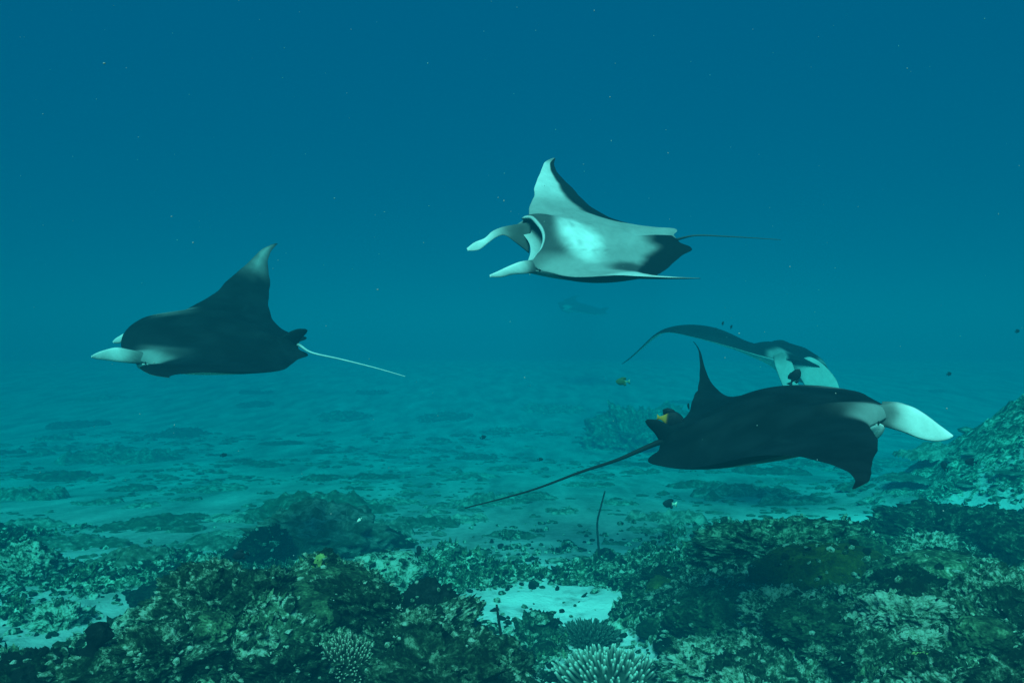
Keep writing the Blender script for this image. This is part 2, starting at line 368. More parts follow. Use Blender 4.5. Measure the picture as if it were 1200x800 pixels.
for i, (px, py, sz, mt, lab) in enumerate([
        (905, 694, .085, M_dome, 'round green coral knob just below the olive mound coral'), (780, 692, .07, M_olive, 'small olive coral knob behind the tall dome coral'),
        (1150, 745, .09, M_dome, 'rounded green coral head half sunk in the bright rubble slope'), (1082, 775, .06, M_yellow, 'small yellowish coral crust low on the rubble slope'),
        (905, 785, .08, M_dome, 'green coral lump between the crusted dome and the pale ruffled rock'), (765, 735, .05, M_dome, 'tiny green coral knob by the tall dome coral'),
        (250, 735, .075, M_dome, 'green coral head on the flank of the mound beside the shelf coral'), (302, 772, .07, M_pale, 'pale knobbly coral head low on the mound'),
        (470, 776, .075, M_dome, 'round pale-topped coral ball beside the dark table coral'), (560, 742, .055, M_dark, 'dark coral lump at the foot of the kinked whip coral'),
        (1010, 655, .10, M_dome, 'flat green coral plate at the lip of the sand hollow'), (1190, 640, .11, M_dark, 'dark coral head on the upper reef slope'),
        (640, 760, .05, M_reef, 'small crusted coral lump alone on the pale sand channel'), (180, 700, .08, M_dark, 'dark coral head beside the sandy hollow')]):
    h = hit(px, py + 8); k = h[1] / 3.2
    put(rock_mesh('coral_colony', 400 + i, .22, .16, .8, I4, mt), 'coral_colony', h + np.array([0, 0, sz * k * .35]), (sz * k * 1.15, sz * k, sz * k * .85), i * 1.3, (.1, -.1), lab, 'coral')

# finger corals: short fingers with pale growing tips on a dome
def finger_rings(L, fr, bend, body, tip, n6=6):
    V = []; Cc = []; Fs = []
    rings = ((-.2, 1.15, 0), (.5, 1.05, .08), (.85, .85, .45), (1., .5, 1.), (1.04, .05, 1.))
    for (q, rr, cc) in rings:
        for k in range(n6):
            aa = 6.28318 * k / n6
            V.append((math.cos(aa) * fr * rr + bend[0] * q * q * L, math.sin(aa) * fr * rr + bend[1] * q * q * L, L * q * 1.6))
            Cc.append([body[j] * (1 - cc) + tip[j] * cc for j in range(3)])
    for g in range(len(rings) - 1):
        for k in range(n6):
            a0 = g * n6 + k; a1 = g * n6 + (k + 1) % n6; Fs.append([a0, a1, a1 + n6, a0 + n6])
    return V, Fs, Cc

def finger_coral(name, loc, rx, ry, rz, count, flen, frad, seed, label, body, tip, tiltx=0., single_parts=False):
    """colony base with short fingers; on the near bush each finger is a part, elsewhere they are too fine to tell apart"""
    r = random.Random(seed)
    bV = I3[0].copy(); bV = bV * (1 + .08 * fbm(bV[:, 0] * 4, bV[:, 1] * 4, bV[:, 2] * 4, 3, seed))[:, None]
    bV = bV * np.array([rx * .95, ry * .95, rz * .9]) + np.array([0, 0, rz * .05 - flen * .2])
    root = mesh_obj(name, bV, I3[1], M_branch, col=np.tile(np.array(body) * .7, (len(bV), 1)))
    root.location = loc; root.rotation_euler = (tiltx, 0, 0); tag(root, label, 'coral')
    if single_parts:
        pm = []
        for i in range(7):
            V, Fs, Cc = finger_rings(flen, frad, (r.uniform(-.15, .15), r.uniform(-.15, .15)), body, tip)
            o_ = mesh_obj('branch', V, Fs, M_branch, col=np.array(Cc)); pm.append(o_.data); bpy.data.objects.remove(o_)
    Vs, Fs_, Cs = [], [], []
    for i in range(count):
        t = math.sqrt((i + .5) / count); ph = i * 2.39996 + r.uniform(-.2, .2)
        t = min(1, t * r.uniform(.92, 1.05))
        bz = rz * (math.sqrt(max(0, 1 - .92 * t * t)) - 1) + rz
        d = Vector((math.cos(ph) * t * .9 + r.uniform(-.25, .25), math.sin(ph) * t * .9 + r.uniform(-.25, .25), 1.0 - .45 * t)).normalized()
        base = Vector((rx * t * math.cos(ph), ry * t * math.sin(ph), bz - flen * .6)); Ls = r.uniform(.65, 1.2); fs = r.uniform(.8, 1.2)
        qt = d.to_track_quat('Z', 'Y')
        if single_parts:
            b_ = bpy.data.objects.new('branch', r.choice(pm)); C.objects.link(b_); b_.parent = root
            b_.location = base; b_.rotation_mode = 'QUATERNION'; b_.rotation_quaternion = qt; b_.scale = (fs, fs, Ls)
        else:
            V, Fs, Cc = finger_rings(flen * Ls, frad * fs, (r.uniform(-.1, .1), r.uniform(-.1, .1)), body, tip)
            o0 = len(Vs); Vs += [(qt @ Vector(v) + base)[:] for v in V]; Fs_ += [[k + o0 for k in f] for f in Fs]; Cs += Cc
    if not single_parts:
        b_ = mesh_obj('branches', Vs, Fs_, M_branch, root, col=np.array(Cs)); b_['kind'] = 'stuff'
    return root
c, k = settle(406, 772, 2.72, .08)
finger_coral('table_coral', c + np.array([0, 0, -.08 * .35 * k]), .155 * k, .15 * k, .08 * k, 520, .017 * k, .0036 * k, 5, 'dark table coral dotted with tiny pale tips under the shelf', (.018, .035, .02), (.42, .48, .36), .25)
c, k = settle(452, 722, 2.95, .04)
finger_coral('table_coral', c + np.array([0, 0, -.04 * .35 * k]), .06 * k, .06 * k, .04 * k, 110, .016 * k, .0034 * k, 6, 'small tuft of fine-tipped coral at the edge of the shelf hollow', (.02, .035, .022), (.5, .55, .45), .2)
c, k = settle(716, 800, 2.75, .12)
finger_coral('finger_coral', c + np.array([0, 0, -.12 * .35 * k]), .20 * k, .18 * k, .12 * k, 300, .030 * k, .0058 * k, 8, 'bushy finger coral with pale fingers beside the sand channel', (.06, .085, .06), (.62, .66, .56), .1, True)
c, k = settle(505, 782, 2.9, .05)
finger_coral('soft_coral', c + np.array([0, 0, -.05 * .35 * k]), .13 * k, .11 * k, .05 * k, 360, .022 * k, .0028 * k, 9, 'low bluish grassy soft coral patch below the dark sponge', (.03, .06, .06), (.09, .17, .16), .1)
c, k = settle(690, 745, 3.4, .06)
finger_coral('soft_coral', c + np.array([0, 0, -.06 * .35 * k]), .12 * k, .12 * k, .06 * k, 260, .02 * k, .004 * k, 10, 'dim bushy soft coral on the edge of the sand channel', (.03, .06, .045), (.09, .15, .12), .1)

# whip corals
def tube(pts, rad, n=7, col=None):
    pts = np.array(pts, float); Vs = []; Fs = []
    for i, p in enumerate(pts):
        t = pts[min(i + 1, len(pts) - 1)] - pts[max(i - 1, 0)]; t /= np.linalg.norm(t) + 1e-9
        u = np.cross(t, [0.31, 0.94, .12]); u /= np.linalg.norm(u); w = np.cross(t, u)
        for k in range(n):
            aa = 2 * math.pi * k / n; Vs.append(p + (u * math.cos(aa) + w * math.sin(aa)) * rad[i])
    for i in range(len(pts) - 1):
        for k in range(n): Fs.append([i * n + k, i * n + (k + 1) % n, (i + 1) * n + (k + 1) % n, (i + 1) * n + k])
    Fs.append(list(range(n))[::-1]); Fs.append([(len(pts) - 1) * n + k for k in range(n)])
    return np.array(Vs), Fs

def cr(pts, m):
    pts = np.array(pts, float); n = len(pts); out = []
    for s in np.linspace(0, n - 1, m):
        i = min(int(s), n - 2); f = s - i
        p0, p1, p2, p3 = pts[max(i - 1, 0)], pts[i], pts[i + 1], pts[min(i + 2, n - 1)]
        out.append(.5 * ((2 * p1) + (-p0 + p2) * f + (2 * p0 - 5 * p1 + 4 * p2 - p3) * f * f + (-p0 + 3 * p1 - 3 * p2 + p3) * f ** 3))
    return np.array(out)

def whip(pix, d, r0, label):
    d_ = hit(*pix[0])[1]; r0 *= d_ / d; d = d_
    pts = cr([P(px, py, d) for px, py in pix], 28); base = pts[0].copy()
    r = np.linspace(r0, r0 * .55, 28) * (1 + .12 * np.sin(np.arange(28) * 2.1))
    V, Fc = tube(pts - base, r); ob = mesh_obj('whip_coral', V, Fc, M_whip); ob.location = base
    tag(ob, label, 'coral')
whip([(703, 654), (701, 636), (700, 612), (704, 594), (709, 575)], 4.6, .0075, 'thin bare whip coral rising from the sand behind the dark knob')
whip([(588, 800), (590, 772), (587, 745), (584, 724), (582, 708)], 3.3, .0085, 'dark kinked whip coral standing in the rubble of the sand channel')
single('dark_coral', 709, 652, 4.6, (.062, .05, .045), 330, M_black, 'dark smooth knob at the foot of the thin whip coral', 'coral', .12, .05)

# dark sponge column with ragged edge
V, Fc = tube(cr([(0, 0, -.25), (.005, 0, .0), (-.01, .01, .10), (.005, 0, .18), (.012, 0, .21)], 26), np.interp(np.linspace(0, 1, 26), [0, .45, .6, .72, .88, 1], [.062, .05, .026, .036, .024, .008]), 18)
q = V * 45; V = V * (1 + .0) + (V * np.array([1, 1, 0]) * (1.1 * fbm(q[:, 0], q[:, 1], q[:, 2], 3, 4))[:, None])
ob = mesh_obj('sponge_column', V, Fc, M_black); ob.location = settle(114, 800, 2.55, .2)[0]; tag(ob, 'black upright sponge column with ragged sides on the dim slope', 'sponge')

# rubble and turf: uncountable
rnd2 = np.random.default_rng(4)
from mathutils import Matrix, Euler
def on_rocks(per, seed):
    g = np.random.default_rng(seed); pts = []
    cache = {}
    for ob in ROCKS:
        if ob.name.startswith(('coral_clump', 'coral_bommie', 'yellow', 'green', 'bleached', 'coral_colony')): continue
        if ob.data.name not in cache:
            v = np.zeros(len(ob.data.vertices) * 3); ob.data.vertices.foreach_get('co', v); cache[ob.data.name] = v.reshape(-1, 3)
        v = cache[ob.data.name]; sz = max(ob.scale)
        k = int(per * min(6, (sz / .08) ** 1.6)) + 1
        q = v[g.integers(0, len(v), k)]
        Mx = np.array(Matrix.LocRotScale(ob.location, ob.rotation_euler, ob.scale)); w = q @ Mx[:3, :3].T + Mx[:3, 3]
        pts.append(w[w[:, 2] > ob.location.z - .2 * sz])
    return np.concatenate(pts)

def rubble(name, count, lo, hi, ylo, yhi, thr, mt, label, cat, seed, per=0):
    g = np.random.default_rng(seed)
    bV, bF = I1; bF = np.array(bF); nv = len(bV); VV = []; FF = []; k = 0
    yy = ylo + (yhi - ylo) * g.random(count * 4) ** 1.4; xx = g.uniform(-.72, .72, count * 4) * yy
    m = reef_mask(xx, yy); keep = g.random(count * 4) < np.clip((m - thr) * 2 + .06, .03, 1)
    xx, yy = xx[keep][:count], yy[keep][:count]; zz = ground(xx, yy)
    if per:
        e_ = on_rocks(per, seed); xx, yy, zz = np.concatenate([xx, e_[:, 0]]), np.concatenate([yy, e_[:, 1]]), np.concatenate([zz, e_[:, 2]])
    n = len(xx)
    s = np.exp(g.uniform(np.log(lo), np.log(hi), n)) * (.5 + yy / 6)
    q = bV[None] * (1 + .5 * (g.random((n, nv, 1)) - .5)) * s[:, None, None] * np.stack([g.uniform(.6, 1.8, n), g.uniform(.6, 1.4, n), g.uniform(.4, 1.0, n)], 1)[:, None, :]
    th = g.uniform(0, 6.28, n); ph = g.uniform(-.8, .8, n)
    x_, y_, z_ = q[..., 0], q[..., 1], q[..., 2]
    x_, z_ = x_ * np.cos(ph)[:, None] - z_ * np.sin(ph)[:, None], x_ * np.sin(ph)[:, None] + z_ * np.cos(ph)[:, None]
    x_, y_ = x_ * np.cos(th)[:, None] - y_ * np.sin(th)[:, None], x_ * np.sin(th)[:, None] + y_ * np.cos(th)[:, None]
    q = np.stack([x_ + xx[:, None], y_ + yy[:, None], z_ + zz[:, None] + s[:, None] * .15], 2).reshape(-1, 3)
    Fx = (bF[None] + (np.arange(n) * nv)[:, None, None]).reshape(-1, 3)
    ob = mesh_obj(name, q, Fx, mt, smooth=False); tag(ob, label, cat, kind='stuff')
rubble('coral_rubble', 22000, .006, .026, 2.1, 8.5, .25, M_reef, 'loose mottled coral rubble strewn over the reef', 'rubble', 1, 14)
rubble('pale_rubble', 9000, .005, .018, 2.1, 7.0, .10, M_pale, 'pale broken coral bits strewn over reef and sand', 'rubble', 2, 8)
rubble('dark_rubble', 9000, .006, .022, 2.1, 7.5, .15, M_dark, 'dark algae-covered coral bits between the paler rubble', 'rubble', 3, 9)

def turf(name, count, seed, mt, label):
    g = np.random.default_rng(seed)
    yy = 2.1 + 5.5 * g.random(count * 3) ** 1.5; xx = g.uniform(-.72, .72, count * 3) * yy
    cl = fbm(xx * 3.1, yy * 3.1, 0 * xx, 3, seed)
    keep = (reef_mask(xx, yy) > .4) & (cl > .02); xx, yy = xx[keep][:count], yy[keep][:count]; n = len(xx)
    zz = ground(xx, yy) - .01; h = g.uniform(.02, .055, n) * (.6 + yy / 8); a_ = g.uniform(0, 6.28, n); w = h * .16
    lx, ly = g.normal(0, .35, n) * h, g.normal(0, .35, n) * h
    b0 = np.stack([xx - np.cos(a_) * w, yy - np.sin(a_) * w, zz], 1); b1 = np.stack([xx + np.cos(a_) * w, yy + np.sin(a_) * w, zz], 1)
    m0 = np.stack([xx - np.cos(a_) * w * 1.1 + lx * .4, yy - np.sin(a_) * w * 1.1 + ly * .4, zz + h * .6], 1); m1 = np.stack([xx + np.cos(a_) * w * 1.1 + lx * .4, yy + np.sin(a_) * w * 1.1 + ly * .4, zz + h * .6], 1)
    t = np.stack([xx + lx, yy + ly, zz + h], 1)
    q = np.stack([b0, b1, m1, m0, t], 1).reshape(-1, 3); i0 = np.arange(n) * 5
    Fs = np.stack([i0, i0 + 1, i0 + 2, i0 + 3], 1).tolist() + np.stack([i0 + 3, i0 + 2, i0 + 4], 1).tolist()
    tag(mesh_obj(name, q, Fs, mt), label, 'algae', kind='stuff')
g = np.random.default_rng(12); yy = 6 + 20 * g.random(5200) ** 1.3; xx = g.uniform(-.72, .72, 5200) * yy
kk = fbm(xx * .8, yy * .5, 0 * xx, 3, 14) > -.12; xx, yy = xx[kk], yy[kk]
bV = I1[0]; s_ = np.exp(g.uniform(math.log(.010), math.log(.05), len(xx))) * (.35 + yy / 9)
q = (bV[None] * (1 + .5 * (g.random((len(xx), len(bV), 1)) - .5)) * s_[:, None, None] * np.stack([g.uniform(.7, 2.2, len(xx)), g.uniform(.7, 2, len(xx)), g.uniform(.25, .7, len(xx))], 1)[:, None] + np.stack([xx, yy, ground(xx, yy)], 1)[:, None]).reshape(-1, 3)
tag(mesh_obj('sand_rubble', q, (np.array(I1[1])[None] + (np.arange(len(xx)) * len(bV))[:, None, None]).reshape(-1, 3), M_far, smooth=False), 'sparse dull rubble scattered over the open sand plain', 'rubble', kind='stuff')
turf('algae_turf', 26000, 41, M_dome, 'short green algae turf growing in tufts on the reef')

# ------------------------------------------------------------------ manta rays
LE = np.array([[0, .5], [.1, .498], [.19, .48], [.23, .42], [.28, .36], [.4, .32], [.55, .25], [.7, .155], [.85, .02], [.95, -.09], [1.04, -.21], [1.1, -.33]])
TE = np.array([[0, -.50], [.05, -.50], [.09, -.55], [.13, -.55], [.17, -.46], [.25, -.36], [.4, -.22], [.55, -.13], [.7, -.09], [.85, -.12], [.95, -.175], [1.04, -.26], [1.1, -.34]])
AA = np.linspace(0, 1.1, 111)
def smooth_interp(T):
    a = np.linspace(0, 1.1, 441); v = np.interp(a, T[:, 0], T[:, 1])
    k = np.hanning(23); k /= k.sum(); vp = np.concatenate([v[1:12][::-1], v, 2 * v[-1] - v[-12:-1][::-1]])
    return a, np.convolve(vp, k, 'valid')
LEs, TEs = smooth_interp(LE), smooth_interp(TE)
def xle(a): return np.interp(a, *LEs)
def xte(a): return np.interp(a, *TEs)
SFIT = 1.45                                          # disc length of a full-grown animal in metres (disc about 3.2 m wide)

def pose_local(x, y, z, w, lx):
    out = np.zeros((len(x), 3))
    for sg in (1, -1):
        m = (y >= 0) if sg > 0 else (y < 0)
        th1, th2, swp, tw = w[0:4] if sg > 0 else w[4:8]
        th = th1 * sm(AA, .05, .5) + th2 * sm(AA, .4, 1.1); d = AA[1]; hm = (th[1:] + th[:-1]) / 2
        Yc = np.concatenate([[0], np.cumsum(np.cos(hm)) * d]); Zc = np.concatenate([[0], np.cumsum(np.sin(hm)) * d])
        a = np.abs(y[m]); t = np.interp(a, AA, th); xc = .5 * (xle(a) + xte(a)) * lx
        ph = tw * np.clip(a - .1, 0, 2) ** 1.3
        xr = (x[m] - xc) * np.cos(ph) - z[m] * np.sin(ph) + xc; zr = (x[m] - xc) * np.sin(ph) + z[m] * np.cos(ph)
        out[m, 0] = xr + swp * np.clip(a - .2, 0, 2) ** 1.4
        out[m, 1] = sg * (np.interp(a, AA, Yc) - zr * np.sin(t)); out[m, 2] = np.interp(a, AA, Zc) + zr * np.cos(t)
    return out
def rot(yaw, pitch, roll):
    cy, sy, cp, sp, c_, s_ = math.cos(yaw), math.sin(yaw), math.cos(pitch), math.sin(pitch), math.cos(roll), math.sin(roll)
    return np.array([[cy, -sy, 0], [sy, cy, 0], [0, 0, 1]]) @ np.array([[cp, 0, -sp], [0, 1, 0], [sp, 0, cp]]) @ np.array([[1, 0, 0], [0, c_, -s_], [0, s_, c_]])

class Manta:
    """posed disc: flexed wings plus smooth local shape corrections measured at a few anatomical points"""
    def __init__(s, p, lm=(), k=1.):
        p = list(p); p[0] *= k; p[1] *= k; p[2] = CAM_Z + (p[2] - CAM_Z) * k; s.k = k; s.S = SFIT * k
        s.p = p; s.Rm = rot(*p[3:6]); s.lm = None
        if len(lm):
            L = np.array(lm, float); q = s.at(L[:, 0], L[:, 1], 0 * L[:, 0])
            t = np.array([P(a, b_, dd) for a, b_, dd in zip(L[:, 2], L[:, 3], q[:, 1])])
            K = s.kern(L[:, :2], L[:, :2]) + .08 * np.eye(len(L))
            s.W = np.linalg.solve(K, t - q); s.lm = L[:, :2]
    def kern(s, A, B): return np.exp(-((A[:, None] - B[None]) ** 2).sum(2) / (2 * .26 ** 2))
    def at(s, x, y, z):
        x, y, z = [np.atleast_1d(np.asarray(v, float)) for v in (x, y, z)]
        lx = s.p[14]
        q = (s.Rm @ (pose_local(x * lx, y, z, s.p[6:14], lx) * s.S).T).T + np.array(s.p[:3])
        if s.lm is not None: q = q + s.kern(np.stack([x, y], 1), s.lm) @ s.W
        return q

def strip(secs, thick, m=22, n=12):
    """flattened fin: a list of (edge, edge) pairs swept smoothly, elliptical in section"""
    A = cr([q[0] for q in secs], m); B = cr([q[1] for q in secs], m); T = np.interp(np.linspace(0, 1, m), np.linspace(0, 1, len(thick)), thick)
    mid = (A + B) / 2; Vs = []; Fs = []
    for i in range(m):
        t = mid[min(i + 1, m - 1)] - mid[max(i - 1, 0)]; wv = (A[i] - B[i]) / 2
        nn = np.cross(t, wv); nn /= np.linalg.norm(nn) + 1e-9
        for k in range(n):
            aa = 2 * math.pi * k / n; Vs.append(mid[i] + wv * math.cos(aa) + nn * T[i] * math.sin(aa))
    for i in range(m - 1):
        for k in range(n): Fs.append([i * n + k, i * n + (k + 1) % n, (i + 1) * n + (k + 1) % n, (i + 1) * n + k])
    Fs.append(list(range(n))[::-1]); Fs.append([(m - 1) * n + k for k in range(n)])
    return np.array(Vs), Fs

def build_manta(M, label, lobes, tail, gape=.03, tips=0., tipside=0, lipc=0., greys=0., scoop=0., gills=.35, dorsal=True, tipw=0., lobe_base=.17, thick_k=1., lobe_root=.3, lobe_c=.73, belly_dark=1., shoulder=.2, dors=(.004, .009, .012), group=None, eyes=True):
    av = np.unique(np.concatenate([np.linspace(0, .3, 31), np.linspace(.3, 1.06, 52), np.linspace(1.06, 1.1, 8)]))
    ys = np.concatenate([-av[::-1], av[1:]]); nU = 46
    cc = .5 - .5 * np.cos(np.linspace(0, np.pi, nU)); rows = []
    NN = 7
    for y in ys:
        a = abs(y); le_, te_ = xle(a) - scoop * max(0., 1 - (a / .2) ** 2), xte(a); wd = .5 * (le_ - te_) * tipw * float(sm(np.array(a), .55, .95)); le_, te_ = le_ + wd, te_ - wd; hh = 1 - sm(np.array(a), .15, .25)
        Tc = np.interp(a, [0, .12, .2, .3, .45, .65, .85, 1.0, 1.1], [.105, .1, .082, .055, .034, .022, .014, .008, .002]) * (1 + (thick_k - 1) * (1 - sm(np.array(a), .2, .5)))
        f = np.sin(np.pi * cc ** .62) ** .85; fr = .55 * hh * (1 - sm(cc, 0, .4))
        zu = Tc * 1.05 * f * (1 - .45 * hh * (1 - sm(cc, .05, .5))) + .045 * fr; zl = -Tc * .75 * f - (.05 + gape) * fr * 1.3
        # spine ridge towards the tail
        zu = zu + .03 * np.exp(-(a / .05) ** 2) * sm(cc, .45, .8) * (1 - sm(cc, .93, 1)) ; zl = zl - .02 * np.exp(-(a / .06) ** 2) * sm(cc, .5, .85) * (1 - sm(cc, .95, 1))
        x = le_ + (te_ - le_) * cc
        up = [(x[i], y, zu[i], 0, cc[i]) for i in range(nU - 1, -1, -1)]
        lo = [(x[i] - .05 * hh * (1 - cc[i]) ** 6, y, zl[i], 1, cc[i]) for i in range(nU)]
        nt_ = [(le_ - .22 * hh * math.sin(math.pi * t) - .05 * hh * t, y, zu[0] * (1 - t) + zl[0] * t, 2, 0) for t in np.linspace(.12, .88, NN)]
        rows.append(up + nt_ + lo[:-1])
    G = np.array(rows); ns, nl = G.shape[:2]; G = G.reshape(-1, 5)
    V = M.at(G[:, 0], G[:, 1], G[:, 2])
    Fs = []
    for i in range(ns - 1):
        for k in range(nl):
            k2 = (k + 1) % nl; Fs.append([i * nl + k, (i + 1) * nl + k, (i + 1) * nl + k2, i * nl + k2])
    Fs.append(list(range(nl))); Fs.append([(ns - 1) * nl + k for k in range(nl)][::-1])
    # pigment
    x, y, side, c_ = G[:, 0], G[:, 1], G[:, 3], G[:, 4]; a = np.abs(y)
    wob = .035 * fbm(x * 6 + 3, y * 6, 0 * x, 4, 8)
    ux, ua = -.90, .43; px_, pa_ = x - .40, a - .17; tt = px_ * ux + pa_ * ua; dd = np.abs(-px_ * ua + pa_ * ux)
    sp = sm(-dd / (.045 + .10 * np.clip(tt, 0, .4)) + wob * 6, -1.2, -.3) * sm(tt, -.06, .03) * (1 - sm(tt, .02, .24)) * shoulder
    tp = sm(a + 2 * wob, .72, 1.0) * (1 - .75 * np.abs(c_ - .45) * 2) * tips * (1 - sm(a, 1.07, 1.1) * .8) * (1. if tipside == 0 else (np.sign(y) == tipside))
    dcol = np.array(dors)[None] + (np.array([.62, .66, .66]))[None] * np.clip(np.maximum(sp, tp), 0, 1)[:, None]
    mot = np.clip(.5 + 1.3 * fbm(x * 9, y * 9, 0 * x, 5, 77), 0, 2) + 3 * np.clip(fbm(x * 30, y * 5 + x * 9, 0 * x, 3, 78) - .42, 0, 1)
    dcol = dcol * (1 - .35 * (1 - np.clip(mot, 0, 1)))[:, None] + np.array([[.010, .014, .016]]) * mot[:, None] * .25
    trail = sm(c_ + wob * 1.5 + .10 * sm(a, .2, .6) - .06 * (1 - sm(a, .1, .35)) - .5 * (y > 0) * (1 - sm(a, .18, .42)), .60, .74)
    mouth = sm(x + wob, .22, .30) * (1 - sm(x, .44, .48)) * (1 - sm(a, .16, .23)) * .8
    smud = .85 * sm(-np.hypot((x + .02) / .16, (a - .36) / .13) + wob * 8, -1.2, -.4) * (y < 0)
    gill = np.zeros_like(x)
    for g in range(5):
        xg = .30 - .065 * g; gill = np.maximum(gill, np.exp(-((x - xg - .12 * (a - .13)) / .010) ** 2) * sm(a, .05, .07) * (1 - sm(a, .17 - .008 * g, .20 - .008 * g)))
    tipd = sm(a, 1.02, 1.08) * .6
    dk = np.clip(np.maximum.reduce([trail * belly_dark, mouth * belly_dark, smud * belly_dark, gills * gill, tipd]), 0, 1)
    vcol = np.array([.74, .78, .78])[None] * (1 - dk[:, None]) + np.array([.012, .018, .022])[None] * dk[:, None]
    if greys:
        br = np.maximum(sm(-np.hypot((x - .15) / .15, (y + .03) / .19) + wob * 12, -1.3, -.5), .6 * sm(a + wob * 2, .4, .8) * (y > 0)); br = np.maximum(br, .55 * sm(-y + wob, .5, .7)); vcol = vcol * (1 - greys * (1 - br))[:, None]
    col = np.where((side == 0)[:, None], dcol, np.where((side == 1)[:, None], vcol, np.array([[.06, .08, .08]])))
    ck = sm(a, .17, .2) * (1 - sm(a, .27, .33)) * (1 - sm(c_, .03, .16)) * .35; col = np.where((side == 0)[:, None], col * (1 - ck[:, None]) + np.array([[.6, .66, .66]]) * ck[:, None], col)
    lip = (c_ < .012) & (side < 2) & (a < .2); col[lip] = col[lip] * (1 - lipc) + np.array([.7, .74, .74]) * lipc
    AV, AF, AC = [V], [list(f) for f in Fs], [col]; off = len(V)
    def add(v, f, c):
        nonlocal off
        AV.append(v); AF.extend([[i + off for i in ff] for ff in f]); AC.append(c); off += len(v)
    for lb in lobes:
        secs, thick = lb[:2]; lroot = lb[2] if len(lb) > 2 else lobe_root
        v, f = strip(secs, np.array(thick) * M.k, 30, 14)
        t = np.repeat(np.linspace(0, 1, 30), 14)[:, None]
        k_ = sm(t + .06 * fbm(v[:, :1] * 25, v[:, 1:2] * 25, v[:, 2:] * 25, 3, 5), lroot * .2, lroot * 1.1); add(v, f, np.array([[.95, 1.1, 1.1]]) * lobe_base * (1 - k_) + np.array([[.97, 1.0, .99]]) * lobe_c * k_)
    # dorsal fin at the tail root
    if dorsal:
        q = [(M.at(-.36, 0, .05)[0], M.at(-.50, 0, .01)[0]), (M.at(-.42, 0, .085)[0], M.at(-.52, 0, .05)[0]), (M.at(-.49, 0, .115)[0], M.at(-.55, 0, .085)[0]), (M.at(-.545, 0, .118)[0], M.at(-.56, 0, .108)[0])]
        v, f = strip(q, np.array([.016, .012, .008, .002]) * M.k, 12, 8); add(v, f, np.tile(np.array(dors), (len(v), 1)))
    if tail:
        path = cr([M.at(-.42, 0, .01)[0], M.at(-.50, 0, .008)[0]] + [np.array(t) for t in tail[0]], 46)
        rad = np.interp(np.linspace(0, 1, 46), [0, .12, .4, 1], [.03, .020, .010, .0035]) * tail[1]
        v, f = tube(path, rad, 9)
        tcol = np.repeat(np.linspace(0, 1, 46), 9)
        k_ = sm(tcol, .12, .3)[:, None]; add(v, f, np.array(tail[2])[None] * k_ + np.array(dors)[None] * (1 - k_))
    V = np.concatenate(AV); col = np.concatenate(AC); o0 = M.at(0, 0, 0)[0]
    ob = mesh_obj('manta_ray', V - o0, AF, M_skin, col=col); ob.location = o0
    tag(ob, label, 'manta ray', group)
    if eyes:
        for sg in (1, -1):
            e_ = M.at(.40, sg * .232, .0)[0] - o0
            ey = mesh_obj('eye', I2[0] * .02 * M.k + e_, I2[1], M_eye, ob)
    return ob

FIT = {
 'A': ([1.5793, 5.1457, 1.0505, -0.0975, 0.1649, 0.2822, -0.3031, 1.0344, 0.1326, -0.6794, 0.3997, -0.2948, 0.3799, -0.1738, 0.9243],
       [[0.5, 0, 1045, 478], [0.435, -0.22, 1035, 492], [-0.33, -1.1, 1003, 572], [0.02, -0.85, 1022, 545], [0.25, -0.55, 1030, 515], [-0.5, 0, 772, 521], [-0.34, 1.1, 815, 399], [-0.117, 0.6, 812, 460], [-0.117, -0.6, 905, 533], [-0.55, 0.11, 766, 498], [-0.55, -0.11, 759, 541], [-0.13, 0.98, 823, 430], [-0.002, 0.87, 838, 457], [0.273, 0.5, 905, 475], [-0.267, 0.35, 806, 488]]),
 'B': ([-2.4764, 6.9669, 1.5768, 3.3457, 0.0338, -0.4889, 0.479, -0.047, 0.4732, 0.0576, 0.1123, 0.4343, 0.0444, 0.1647, 0.9627],
       [[0.5, 0, 140, 398], [-0.33, -1.1, 322, 285], [0.155, -0.7, 270, 332], [-0.09, -0.7, 312, 340], [-0.267, -0.35, 322, 378], [-0.5, 0, 348, 405], [0.408, 0.24, 172, 426], [0.396, -0.25, 200, 370], [-0.16, 0.5, 310, 436], [-0.33, 1.1, 195, 442], [0.11, 0.75, 178, 430]]),
 'C': ([0.8266, 7.3533, 2.4868, 3.4388, -0.061, 2.3321, 0.2054, -0.1188, 0.3038, -0.2443, -0.7279, 0.0657, 0.286, -0.0949, 1.065],
       [[0.5, 0, 606, 285], [0.465, 0.2, 604, 262], [0.465, -0.2, 612, 314], [-0.33, 1.1, 648, 185], [0.155, 0.7, 632, 222], [-0.09, 0.7, 674, 228], [-0.313, 0.3, 735, 262], [-0.5, 0, 793, 279], [-0.33, -1.1, 818, 326], [0.273, -0.5, 700, 324], [-0.16, -0.5, 772, 321]]),
 'D': ([2.7457, 7.9143, 1.4494, -1.5558, -0.0916, -0.0804, -1.0961, -0.3364, 0.0583, -0.2309, 0.2932, -1.1207, -0.1734, -0.1704, 0.9175],
       [[0.5, 0, 950, 432], [-0.33, -1.1, 727, 428], [0.02, -0.85, 770, 390], [-0.12, -0.85, 790, 384], [0.273, -0.5, 862, 408], [-0.16, -0.5, 860, 393], [-0.5, 0, 905, 405], [0.396, -0.25, 908, 420], [0.465, 0.2, 968, 440], [0.218, 0.6, 978, 472], [-0.34, 1.1, 975, 550], [-0.16, 0.5, 960, 470]])}
def lobe(secs, d0, d1, th, root=None):
    n = len(secs)
    return ([(P(*a_, d0 + (d1 - d0) * i / (n - 1)), P(*b_, d0 + (d1 - d0) * i / (n - 1))) for i, (a_, b_) in enumerate(secs)], th) + ((root,) if root else ())

